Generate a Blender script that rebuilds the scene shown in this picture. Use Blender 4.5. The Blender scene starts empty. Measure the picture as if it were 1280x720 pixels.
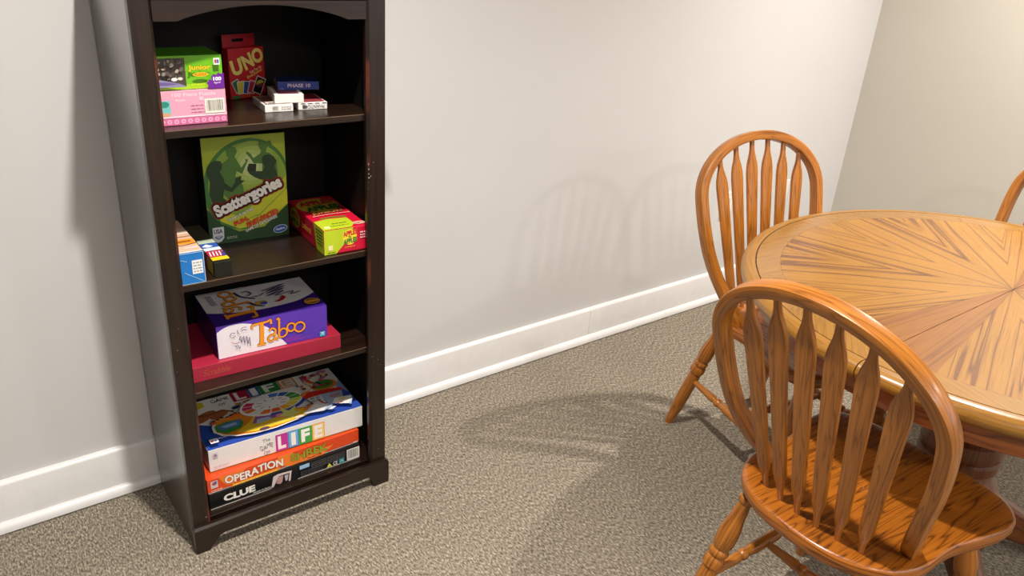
import bpy, math, random
from mathutils import Vector, Matrix
random.seed(7)
PI = math.pi
SC = bpy.context.scene
COL = SC.collection

# ------------------------------------------------------------------ camera
YAW, PITCH, ROLL, FPX = 0.6784, -0.4309, 0.0741, 994.3
cam = bpy.data.objects.new('camera', bpy.data.cameras.new('camera')); COL.objects.link(cam)
F_ = Vector((math.sin(YAW)*math.cos(PITCH), math.cos(YAW)*math.cos(PITCH), math.sin(PITCH)))
R_ = Vector((math.cos(YAW), -math.sin(YAW), 0)); U_ = R_.cross(F_)
R2 = R_*math.cos(ROLL) + U_*math.sin(ROLL); U2 = -R_*math.sin(ROLL) + U_*math.cos(ROLL)
cam.matrix_world = Matrix.Translation((-0.0809, -1.9073, 1.427)) @ Matrix((R2, U2, -F_)).transposed().to_4x4()
cam.data.sensor_width = 36.0; cam.data.lens = FPX/1280*36.0; cam.data.clip_start = 0.02
SC.camera = cam

# ------------------------------------------------------------------ world, lights, exposure
w = bpy.data.worlds.new('world'); SC.world = w; w.use_nodes = True
w.node_tree.nodes['Background'].inputs[0].default_value = (0.6, 0.7, 0.9, 1)
w.node_tree.nodes['Background'].inputs[1].default_value = 0.05
SC.view_settings.view_transform = 'Standard'; SC.view_settings.look = 'None'
SC.view_settings.gamma = 1; SC.view_settings.use_curve_mapping = False
SC.view_settings.exposure = 0.73
def area(name, loc, size, power, col, rot=(0, 0, 0), shape='DISK', sy=None):
    l = bpy.data.lights.new(name, 'AREA'); l.shape = shape; l.size = size
    if sy: l.size_y = sy
    l.energy = power; l.color = col
    o = bpy.data.objects.new(name, l); COL.objects.link(o); o.location = loc; o.rotation_euler = rot
    return o
WARM = (1.0, 0.925, 0.835)
CEIL = 2.4
for nm, x, y, pw in (('near_left', .45, -1.0, 20), ('near_right', 2.75, -1.05, 22), ('far_left', .05, -3.35, 20), ('far_right', 2.65, -3.6, 13)):
    lo = area('ceiling_lamp_light', (x, y, CEIL-.012), .07 if y > -2 else .14, pw, WARM)
    if y > -2: lo.data.spread = math.radians(125)
area('ceiling_fill_light', (1.3, -4.6, CEIL-.012), 1.8, 36, (1, .95, .89), shape='RECTANGLE', sy=1.2)  # unseen soft area light, added to lift the ambient level and soften shadows
# soft daylight from a window further along the room
area('window_daylight', (3.3, -4.6, 1.4), 1.2, 9, (.62, .76, 1.0), (PI/2, 0, PI/2), 'RECTANGLE', 1.0)

# ------------------------------------------------------------------ helpers
def lin(c):
    if isinstance(c, str):
        c = tuple(int(c[i:i+2], 16)/255 for i in (0, 2, 4))
    return tuple((v/12.92 if v <= .04045 else ((v+.055)/1.055)**2.4) for v in c) + (1,)
MATS = {}
def paint(hexc, rough=.38, spec=.5, bump=0):
    k = (hexc, rough, spec)
    if k in MATS: return MATS[k]
    m = bpy.data.materials.new('paint_'+hexc); m.use_nodes = True
    b = m.node_tree.nodes['Principled BSDF']
    N = m.node_tree.nodes; L = m.node_tree.links
    tc = N.new('ShaderNodeTexCoord'); n = N.new('ShaderNodeTexNoise'); n.inputs['Scale'].default_value = 35; n.inputs['Detail'].default_value = 3
    L.new(tc.outputs['Object'], n.inputs['Vector'])
    mx = N.new('ShaderNodeMix'); mx.data_type = 'RGBA'; mx.blend_type = 'MULTIPLY'; mx.inputs[0].default_value = .12
    mx.inputs[6].default_value = lin(hexc); L.new(n.outputs['Fac'], mx.inputs[7]); L.new(mx.outputs[2], b.inputs['Base Color'])
    b.inputs['Roughness'].default_value = rough; b.inputs['Specular IOR Level'].default_value = spec
    MATS[k] = m; return m

class MB:
    def __init__(s): s.v = []; s.f = []; s.uv = []; s.mi = []; s.mats = []
    def mat(s, m):
        if m not in s.mats: s.mats.append(m)
        return s.mats.index(m)
    def face(s, idx, uvs=None, mi=0):
        s.f.append(tuple(idx)); s.uv.append(uvs or [(s.v[i][0], s.v[i][1]) for i in idx]); s.mi.append(mi)
    def poly(s, pts, uvs=None, mi=0):
        b = len(s.v); s.v += [tuple(p) for p in pts]; s.face(range(b, b+len(pts)), uvs, mi)
    def box(s, x0, x1, y0, y1, z0, z1, mi=0, grain='x'):
        b = len(s.v)
        s.v += [(x, y, z) for z in (z0, z1) for y in (y0, y1) for x in (x0, x1)]
        for q in ((0, 2, 3, 1), (4, 5, 7, 6), (0, 1, 5, 4), (2, 6, 7, 3), (0, 4, 6, 2), (1, 3, 7, 5)):
            uv = []
            for i in q:
                p = s.v[b+i]
                if grain == 'x': uv.append((p[0], p[1]+p[2]))
                elif grain == 'z': uv.append((p[2], p[0]+p[1]))
                else: uv.append((p[1], p[0]+p[2]))
            s.face([b+i for i in q], uv, mi)
    def build(s, name, m=None, parent=None, bevel=0, seg=2, smooth=False, angle=35, loc=None):
        me = bpy.data.meshes.new(name); me.from_pydata(s.v, [], s.f)
        ul = me.uv_layers.new(name='UVMap')
        k = 0
        for f, uv in zip(s.f, s.uv):
            for q in uv: ul.data[k].uv = q; k += 1
        mats = s.mats or [m]
        for q in mats: me.materials.append(q)
        me.polygons.foreach_set('material_index', s.mi)
        if smooth:
            me.polygons.foreach_set('use_smooth', [True]*len(me.polygons)); me.update()
            me.set_sharp_from_angle(angle=math.radians(angle))
        me.update()
        o = bpy.data.objects.new(name, me); COL.objects.link(o)
        if parent: o.parent = parent
        if loc: o.location = loc
        if bevel:
            md = o.modifiers.new('bevel', 'BEVEL'); md.width = bevel; md.segments = seg; md.limit_method = 'ANGLE'; md.angle_limit = math.radians(40); md.harden_normals = False
        return o
def tag(o, label, cat, group=None):
    o['label'] = label; o['category'] = cat
    if group: o['group'] = group
    return o
def thing(name, loc, rz=0, label=None, cat=None, group=None):
    o = bpy.data.objects.new(name, None); COL.objects.link(o); o.location = loc; o.rotation_euler = (0, 0, rz); o.empty_display_size = .05
    if label: tag(o, label, cat, group)
    return o
def boxo(name, ext, m, parent, bevel=0, grain='x', seg=2):
    b = MB(); b.box(*ext, grain=grain); return b.build(name, m, parent, bevel, seg)
def rr_section(a, b, r, n=3):
    pts = []
    for cx, cy, a0 in ((a/2-r, b/2-r, 0), (-a/2+r, b/2-r, 90), (-a/2+r, -b/2+r, 180), (a/2-r, -b/2+r, 270)):
        for k in range(n+1):
            t = math.radians(a0+90*k/n); pts.append((cx+r*math.cos(t), cy+r*math.sin(t)))
    return pts
def sweep(mb, path, frames, sections, cap=True):
    """rings of equal point count; uv u = arc length, v = perimeter"""
    base = len(mb.v); n = len(sections[0]); ul = [0]
    for i in range(1, len(path)): ul.append(ul[-1]+(Vector(path[i])-Vector(path[i-1])).length)
    for P, (A, B), S in zip(path, frames, sections):
        for a, b in S: mb.v.append(tuple(Vector(P)+A*a+B*b))
    per = [0]
    S = sections[len(sections)//2]
    for k in range(n):
        q = S[(k+1) % n]; per.append(per[-1]+math.hypot(q[0]-S[k][0], q[1]-S[k][1]))
    for i in range(len(path)-1):
        for k in range(n):
            k2 = (k+1) % n
            mb.face((base+i*n+k, base+i*n+k2, base+(i+1)*n+k2, base+(i+1)*n+k),
                    [(ul[i], per[k]), (ul[i], per[k+1]), (ul[i+1], per[k+1]), (ul[i+1], per[k])])
    if cap:
        mb.face([base+k for k in range(n)][::-1], [(S[k][0]*.2, S[k][1]) for k in range(n)][::-1])
        e = base+(len(path)-1)*n; mb.face([e+k for k in range(n)], [(S[k][0]*.2, S[k][1]) for k in range(n)])
def lathe_between(mb, p0, p1, prof, n=20):
    p0 = Vector(p0); p1 = Vector(p1); d = (p1-p0); L = d.length; d.normalize()
    a = d.cross(Vector((0, 0, 1)));
    if a.length < 1e-3: a = Vector((1, 0, 0))
    a.normalize(); b = d.cross(a)
    path = [p0+d*L*t for t, r in prof]; sec = [[(r*math.cos(2*PI*k/n), r*math.sin(2*PI*k/n)) for k in range(n)] for t, r in prof]
    sweep(mb, path, [(a, b)]*len(prof), sec)
def smoothprof(keys, ring=()):
    """densify a (t,r) profile with cosine interpolation"""
    out = []
    for (t0, r0), (t1, r1) in zip(keys, keys[1:]):
        m = max(2, int((t1-t0)*40))
        for k in range(m):
            s = k/m; e = (1-math.cos(PI*s))/2; out.append((t0+(t1-t0)*s, r0+(r1-r0)*e))
    out.append(keys[-1]); return out

# ------------------------------------------------------------------ materials
def wood(name, light, mid, dark, fig=1.0, rough=.3, coat=.35, vs=9.0, us=1.6, rings=10.0, fixed=False):
    m = bpy.data.materials.new(name); m.use_nodes = True
    N = m.node_tree.nodes; L = m.node_tree.links; b = N['Principled BSDF']
    uv = N.new('ShaderNodeUVMap'); uv.uv_map = 'UVMap'; oi = N.new('ShaderNodeObjectInfo')
    rw = N.new('ShaderNodeMath'); rw.operation = 'MULTIPLY'; rw.inputs[1].default_value = 0.0 if fixed else 37.0; L.new(oi.outputs['Random'], rw.inputs[0])
    def mapping(sx, sy):
        q = N.new('ShaderNodeMapping'); q.inputs['Scale'].default_value = (sx, sy, 1); L.new(uv.outputs[0], q.inputs['Vector']); return q
    def noise(mp, sc, det, dist=0.0):
        n = N.new('ShaderNodeTexNoise'); n.noise_dimensions = '4D'; n.inputs['Scale'].default_value = sc; n.inputs['Detail'].default_value = det
        n.inputs['Distortion'].default_value = dist; L.new(mp.outputs[0], n.inputs['Vector']); L.new(rw.outputs[0], n.inputs['W']); return n
    n1 = noise(mapping(us, vs), 1.6, 2.6 if us < 1 else 2.2, .3 if us < 1 else .25)
    mu = N.new('ShaderNodeMath'); mu.operation = 'MULTIPLY'; mu.inputs[1].default_value = rings; L.new(n1.outputs['Fac'], mu.inputs[0])
    fr = N.new('ShaderNodeMath'); fr.operation = 'FRACT'; L.new(mu.outputs[0], fr.inputs[0])
    ra = N.new('ShaderNodeValToRGB'); cr = ra.color_ramp
    cr.elements[0].position = 0; cr.elements[0].color = lin(mid)
    cr.elements[1].position = 1; cr.elements[1].color = lin(mid)
    for p, c in (((.09, dark), (.17, dark), (.25, mid), (.5, light), (.85, light)) if fixed else ((.12, dark), (.22, mid), (.5, light), (.85, light))):
        e = cr.elements.new(p); e.color = lin(c)
    L.new(fr.outputs[0], ra.inputs[0])
    n2 = noise(mapping(9, 420 if fixed else 300), 1.0, 3)
    r2 = N.new('ShaderNodeValToRGB'); r2.color_ramp.elements[0].position = .32; r2.color_ramp.elements[0].color = (.55, .45, .35, 1)
    r2.color_ramp.elements[1].position = .55; r2.color_ramp.elements[1].color = (1, 1, 1, 1); L.new(n2.outputs['Fac'], r2.inputs[0])
    # figure strength
    fg = N.new('ShaderNodeMix'); fg.data_type = 'RGBA'; fg.inputs[0].default_value = fig; fg.inputs[6].default_value = lin(mid); L.new(ra.outputs[0], fg.inputs[7])
    mx = N.new('ShaderNodeMix'); mx.data_type = 'RGBA'; mx.blend_type = 'MULTIPLY'; mx.inputs[0].default_value = .55
    L.new(fg.outputs[2], mx.inputs[6]); L.new(r2.outputs[0], mx.inputs[7])
    n3 = noise(mapping(2, 5), 1.0, 1)
    r3 = N.new('ShaderNodeMapRange'); r3.inputs[3].default_value = .78; r3.inputs[4].default_value = 1.2; L.new(n3.outputs['Fac'], r3.inputs[0])
    hs = N.new('ShaderNodeHueSaturation'); L.new(r3.outputs[0], hs.inputs['Value']); L.new(mx.outputs[2], hs.inputs['Color'])
    L.new(hs.outputs[0], b.inputs['Base Color'])
    b.inputs['Roughness'].default_value = rough; b.inputs['Coat Weight'].default_value = coat; b.inputs['Coat Roughness'].default_value = .18
    bp = N.new('ShaderNodeBump'); bp.inputs['Strength'].default_value = .05; bp.inputs['Distance'].default_value = .001
    L.new(n2.outputs['Fac'], bp.inputs['Height']); L.new(bp.outputs[0], b.inputs['Normal'])
    return m
OAK = wood('oak_chair', 'b87428', 'a6651e', '74420f', .75, .34, .22, 26)
OAKSEAT = wood('oak_seat', 'a9631b', '975516', '5e300a', 1.0, .34, .25, 20)
OAKTOP2 = wood('oak_table_veneer_dark', '9a6222', '8f581e', '74441a', .6, .26, .3, 9, .5, 9.0, True)
OAKTOP = wood('oak_table_veneer', 'a57325', '98651d', '734414', 1.0, .26, .3, 9, .5, 9.0, True)
OAKBAND = wood('oak_table_band', 'a6782d', '996b25', '7a4f19', .45, .22, .5, 30)
OAKRIM = wood('oak_table_rim', 'a6782d', '996b25', '7a4f19', .45, .34, .3, 30)
OAKAPRON = wood('oak_apron', 'a8622a', '96521f', '66320f', .7, .35, .25, 22)
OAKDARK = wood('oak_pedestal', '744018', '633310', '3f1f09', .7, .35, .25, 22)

def espresso(gloss=False):
    m = bpy.data.materials.new('espresso_wood'); m.use_nodes = True
    N = m.node_tree.nodes; L = m.node_tree.links; b = N['Principled BSDF']
    tc = N.new('ShaderNodeUVMap'); tc.uv_map = 'UVMap'; mp = N.new('ShaderNodeMapping'); mp.inputs['Scale'].default_value = (3, 60, 1); L.new(tc.outputs[0], mp.inputs[0])
    n = N.new('ShaderNodeTexNoise'); n.inputs['Scale'].default_value = 2; n.inputs['Detail'].default_value = 5; L.new(mp.outputs[0], n.inputs['Vector'])
    r = N.new('ShaderNodeValToRGB'); r.color_ramp.elements[0].position = .3; r.color_ramp.elements[0].color = lin('120a06'); r.color_ramp.elements[1].position = .75; r.color_ramp.elements[1].color = lin('2a1a11')
    L.new(n.outputs['Fac'], r.inputs[0]); L.new(r.outputs[0], b.inputs['Base Color'])
    b.inputs['Roughness'].default_value = .3; b.inputs['Coat Weight'].default_value = 1.0 if gloss else .15; b.inputs['Coat Roughness'].default_value = .22 if gloss else .3
    bp = N.new('ShaderNodeBump'); bp.inputs['Strength'].default_value = .15; bp.inputs['Distance'].default_value = .001; L.new(n.outputs['Fac'], bp.inputs['Height']); L.new(bp.outputs[0], b.inputs['Normal'])
    return m
ESP = espresso(); ESPG = espresso(True)
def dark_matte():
    m = paint('080504', .62, .25); m = m.copy(); m.name = 'espresso_shaded'; return m  # near-black copy of the espresso finish: the interior's shade put into the colour
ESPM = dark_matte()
def worn():
    m = bpy.data.materials.new('worn_edge'); m.use_nodes = True
    N = m.node_tree.nodes; L = m.node_tree.links; b = N['Principled BSDF']
    tc = N.new('ShaderNodeTexCoord'); n = N.new('ShaderNodeTexNoise'); n.inputs['Scale'].default_value = 9; n.inputs['Detail'].default_value = 5; L.new(tc.outputs['Object'], n.inputs['Vector'])
    r = N.new('ShaderNodeValToRGB'); r.color_ramp.elements[0].position = .52; r.color_ramp.elements[0].color = lin('1c110c'); r.color_ramp.elements[1].position = .70; r.color_ramp.elements[1].color = lin('6a3020')
    L.new(n.outputs['Fac'], r.inputs[0]); L.new(r.outputs[0], b.inputs['Base Color']); b.inputs['Roughness'].default_value = .45
    return m
WORN = worn()
def wallm(name, hexc):
    m = bpy.data.materials.new(name); m.use_nodes = True
    N = m.node_tree.nodes; L = m.node_tree.links; b = N['Principled BSDF']
    tc = N.new('ShaderNodeTexCoord'); n = N.new('ShaderNodeTexNoise'); n.inputs['Scale'].default_value = 180; n.inputs['Detail'].default_value = 3; L.new(tc.outputs['Object'], n.inputs['Vector'])
    n2 = N.new('ShaderNodeTexNoise'); n2.inputs['Scale'].default_value = 1.3; n2.inputs['Detail'].default_value = 3; L.new(tc.outputs['Object'], n2.inputs['Vector'])
    r = N.new('ShaderNodeMapRange'); r.inputs[3].default_value = .96; r.inputs[4].default_value = 1.04; L.new(n2.outputs['Fac'], r.inputs[0])
    hs = N.new('ShaderNodeHueSaturation'); hs.inputs['Color'].default_value = lin(hexc); L.new(r.outputs[0], hs.inputs['Value']); L.new(hs.outputs[0], b.inputs['Base Color'])
    b.inputs['Roughness'].default_value = .55; b.inputs['Specular IOR Level'].default_value = .3
    bp = N.new('ShaderNodeBump'); bp.inputs['Strength'].default_value = .12; bp.inputs['Distance'].default_value = .001; L.new(n.outputs['Fac'], bp.inputs['Height']); L.new(bp.outputs[0], b.inputs['Normal'])
    return m
WALL = wallm('wall_paint', 'd3d3d4'); WALLE = wallm('wall_paint_east', 'c8c4ba'); CEILM = wallm('ceiling_paint', 'dcdad6')
TRIM = paint('e9e9ea', .28)
def carpetm():
    m = bpy.data.materials.new('carpet'); m.use_nodes = True
    N = m.node_tree.nodes; L = m.node_tree.links; b = N['Principled BSDF']
    tc = N.new('ShaderNodeTexCoord')
    def mp(s, rz=0):
        q = N.new('ShaderNodeMapping'); q.inputs['Scale'].default_value = s; q.inputs['Rotation'].default_value = (0, 0, rz); L.new(tc.outputs['Object'], q.inputs['Vector']); return q
    n = N.new('ShaderNodeTexNoise'); n.inputs['Scale'].default_value = 250; n.inputs['Detail'].default_value = 3; n.inputs['Roughness'].default_value = .7; L.new(mp((1, .38, 1), .25).outputs[0], n.inputs['Vector'])
    r = N.new('ShaderNodeValToRGB'); e = r.color_ramp.elements
    e[0].position = .28; e[0].color = lin('3e3931'); e[1].position = .72; e[1].color = lin('cbc1ad')
    for p, c in ((.40, '5f584e'), (.48, '7b7367'), (.57, '948b7c')):
        q = e.new(p); q.color = lin(c)
    L.new(n.outputs['Fac'], r.inputs[0])
    n2 = N.new('ShaderNodeTexNoise'); n2.inputs['Scale'].default_value = 5; n2.inputs['Detail'].default_value = 4; L.new(tc.outputs['Object'], n2.inputs['Vector'])
    mr = N.new('ShaderNodeMapRange'); mr.inputs[3].default_value = .92; mr.inputs[4].default_value = 1.08; L.new(n2.outputs['Fac'], mr.inputs[0])
    hs = N.new('ShaderNodeHueSaturation'); L.new(r.outputs[0], hs.inputs['Color']); L.new(mr.outputs[0], hs.inputs['Value']); L.new(hs.outputs[0], b.inputs['Base Color'])
    b.inputs['Roughness'].default_value = .95; b.inputs['Specular IOR Level'].default_value = .1
    n3 = N.new('ShaderNodeTexNoise'); n3.inputs['Scale'].default_value = 300; n3.inputs['Detail'].default_value = 2; L.new(mp((1, .6, 1)).outputs[0], n3.inputs['Vector'])
    bp = N.new('ShaderNodeBump'); bp.inputs['Strength'].default_value = .3; bp.inputs['Distance'].default_value = .0012; L.new(n3.outputs['Fac'], bp.inputs['Height']); L.new(bp.outputs[0], b.inputs['Normal'])
    return m

# ------------------------------------------------------------------ room shell
X0, X1, Y0 = -2.6, 3.3713, -6.4
def struct(o): o['kind'] = 'structure'; return o
def sbox(name, ext, m):
    o = boxo(name, ext, m, None); return struct(o)
sbox('floor', (X0, X1, Y0, 0, -.05, 0), carpetm())
sbox('ceiling', (X0, X1, Y0, 0, CEIL, CEIL+.1), CEILM)
sbox('wall_north', (X0-.1, X1+.1, 0, .1, -.05, CEIL+.1), WALL)
sbox('wall_east', (X1, X1+.1, Y0, 0, -.05, CEIL+.1), WALLE)
sbox('wall_west', (X0-.1, X0, Y0, 0, -.05, CEIL+.1), WALL)
sbox('wall_south', (X0-.1, X1+.1, Y0-.1, Y0, -.05, CEIL+.1), WALL)
def profile_run(mb, prof, a, b, axis):
    """extrude a (out,z) profile along x (north wall) or y (east wall)"""
    n = len(prof)
    for q in (a, b):
        for o_, z in prof:
            mb.v.append((q, -o_, z) if axis == 'x' else (X1-o_, q, z))
    B = len(mb.v)-2*n
    for k in range(n):
        k2 = (k+1) % n; mb.face((B+k, B+k2, B+n+k2, B+n+k))
    mb.face([B+k for k in range(n)]); mb.face([B+n+k for k in range(n)][::-1])
BOARD = [(0, 0), (.015, 0), (.015, .127), (.0125, .1325), (.008, .1355), (0, .1365)]
SHOE = [(.015, 0)]+[(.015+.0165*math.cos(t), .004+.0235*math.sin(t)) for t in [i*PI/2/7 for i in range(8)]]
def baseboard(name, axis, cuts):
    e = bpy.data.objects.new(name, None); COL.objects.link(e); e['kind'] = 'structure'; e.empty_display_size = .05
    for a, b in zip(cuts, cuts[1:]):
        m = MB(); profile_run(m, BOARD, a+.0006, b-.0006, axis); m.build('board', TRIM, e, smooth=True, angle=40)
    m = MB(); profile_run(m, SHOE, cuts[0], cuts[-1], axis); m.build('shoe_moulding', TRIM, e, smooth=True, angle=60)
JX = 1.83
baseboard('baseboard_north', 'x', [X0, JX, X1]); baseboard('baseboard_east', 'y', [Y0, -2.4, -.032])

# wall outlet plates behind the far chair
def outlet(x, z, label):
    t = thing('outlet_plate', (x, 0, z), 0, label, 'outlet')
    b = MB(); b.box(-.035, .035, -.006, 0, -.0575, .0575); b.build('plate', paint('f2f0ea', .3), t, .003)
    for dz in (.021, -.021):
        s = MB(); s.box(-.017, .017, -.0075, -.005, dz-.014, dz+.014); q = s.build('socket', paint('e6e3dc', .3), t, .003)
        s = MB()
        for dx in (-.006, .006): s.box(dx-.001, dx+.001, -.0079, -.0074, dz-.004, dz+.006)
        s.build('slot', paint('2a2a2a', .5), q)
outlet(2.548, .43, 'white outlet plate on the wall behind the left spindles of the far chair')
outlet(2.93, .43, 'white outlet plate on the wall behind the right spindles of the far chair')

# ------------------------------------------------------------------ bookcase
BX0, BX1, BY = .279, .790, -.328
bc = thing('bookcase', (BX0, 0, 0), 0, 'tall dark espresso bookcase with arched top rail and worn edges, holding board games', 'bookcase')
Wb = BX1-BX0
boxo('side_panel', (0, .018, -.312, -.034, 0, 1.284), ESPG, bc, .001, 'z')
boxo('side_panel', (Wb-.018, Wb, -.312, -.034, 0, 1.284), ESPG, bc, .001, 'z')
boxo('back_panel', (.018, Wb-.018, -.040, -.035, .05, 1.283), ESPM, bc, 0, 'z')
boxo('shade_liner', (.0182, .0195, -.311, -.0405, .074, 1.283), ESPM, bc)  # thin sheets added over the side panels to paint the shade inside the case
boxo('shade_liner', (Wb-.0195, Wb-.0182, -.311, -.0405, .074, 1.283), ESPM, bc)
for z in (1.016, .688, .423):
    boxo('shelf', (.0196, Wb-.0196, -.3115, -.041, z-.016, z), ESP, bc, .0015)
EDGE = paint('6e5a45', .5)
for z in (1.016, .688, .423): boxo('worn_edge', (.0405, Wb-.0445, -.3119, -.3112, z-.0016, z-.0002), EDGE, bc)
boxo('bottom_shelf', (.0185, Wb-.0185, -.3115, -.041, .055, .0729), ESP, bc, .001)
def stile(x0, x1, inner):
    b = MB(); c = .006
    if inner == 'r': pts = [(x0, -.312), (x0, BY), (x1-c, BY), (x1, BY+c), (x1, -.312)]
    else: pts = [(x0, -.312), (x0, BY+c), (x0+c, BY), (x1, BY), (x1, -.312)]
    m1, m2 = b.mat(ESP), b.mat(WORN)
    n = len(pts); B = len(b.v)
    for z in (.064, 1.284): b.v += [(p[0], p[1], z) for p in pts]
    ch = 2 if inner == 'r' else 1
    for k in range(n):
        k2 = (k+1) % n
        b.face((B+k, B+k2, B+n+k2, B+n+k), [(0, pts[k][0]+pts[k][1]), (0, pts[k2][0]+pts[k2][1]), (1.2, pts[k2][0]+pts[k2][1]), (1.2, pts[k][0]+pts[k][1])], m2 if k == ch else m1)
    b.face([B+k for k in range(n)][::-1]); b.face([B+n+k for k in range(n)])
    b.build('stile', None, bc)
stile(0, .040, 'r'); stile(Wb-.044, Wb, 'l')
# arched top rail
b = MB(); xs = [.040+(Wb-.084)*i/40 for i in range(41)]
def archz(x):
    u = (x-.040)/(Wb-.084)
    if u < .10 or u > .90: return 1.2195
    return 1.2195+.0285*math.sin(PI*(u-.10)/.80)**.8
for y in (BY+.002, -.312):
    for x in xs: b.v.append((x, y, archz(x)))
    for x in xs: b.v.append((x, y, 1.256))
n = 41
for i in range(40):
    b.face((i, i+1, n+i+1, n+i), [(xs[i], archz(xs[i])), (xs[i+1], archz(xs[i+1])), (xs[i+1], 1.256), (xs[i], 1.256)])
    b.face((2*n+i+1, 2*n+i, 3*n+i, 3*n+i+1)); b.face((i+1, i, 2*n+i, 2*n+i+1))
b.build('top_rail', ESP, bc)
boxo('top_moulding', (.0402, Wb-.0442, BY+.001, -.312, 1.2572, 1.284), ESP, bc, .0015)
boxo('top_board', (-.012, Wb+.012, -.343, -.02, 1.2845, 1.306), ESP, bc, .004)
# kick board with cut-out feet
b = MB(); pts = [(-.004, 0), (.028, 0), (.034, .010), (.044, .022), (.056, .034), (.066, .037), (Wb-.056, .037), (Wb-.050, .030), (Wb-.040, 0), (Wb+.004, 0), (Wb+.004, .067), (Wb+.001, .073), (.0-.001, .073), (-.004, .067)]
top = {12: 1, 11: 1}
for y in (-.342, -.3285):
    for i, (x, z) in enumerate(pts):
        b.v.append((x, y+(.005 if (i in (11, 12) and y < -.34) else 0), z))
n = len(pts); b.face(list(range(n))[::1], [(p[0], p[1]) for p in pts]); b.face([n+k for k in range(n)][::-1])
for k in range(n): b.face((k, n+k, n+(k+1) % n, (k+1) % n))
b.build('kick_board', ESP, bc)
# chipped paint flecks on the right stile and elsewhere
b = MB(); rnd = random.Random(3)
def fleck(x, z, s, el=1):
    k = 6; b.poly([(x+s*math.cos(2*PI*i/k)*rnd.uniform(.5, 1), BY-.0003, z+el*s*math.sin(2*PI*i/k)*rnd.uniform(.5, 1)) for i in range(k)])
for z, x, s, el in ((.905, -.0425, .0010, 4), (.893, -.042, .0009, 4), (.882, -.042, .0008, 3), (.873, -.0415, .0020, 1), (.876, -.037, .0014, 1), (.862, -.0425, .0009, 1), (.848, -.0425, .0008, 1), (.908, -.030, .0013, .6), (.40, -.036, .0011, 1), (.385, -.03, .001, 1), (.387, -.02, .0012, .8), (.37, -.012, .001, 1), (.11, -.02, .001, 1)):
    fleck(Wb+x, z, s, el)
for z, x, s in ((.55, .012, .001), (.50, .006, .0009), (.60, .02, .0008), (.09, .03, .0015)): fleck(x, z, s)
o = b.build('chipped_paint', paint('cfc6ba', .7), bc); o['kind'] = 'stuff'

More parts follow.
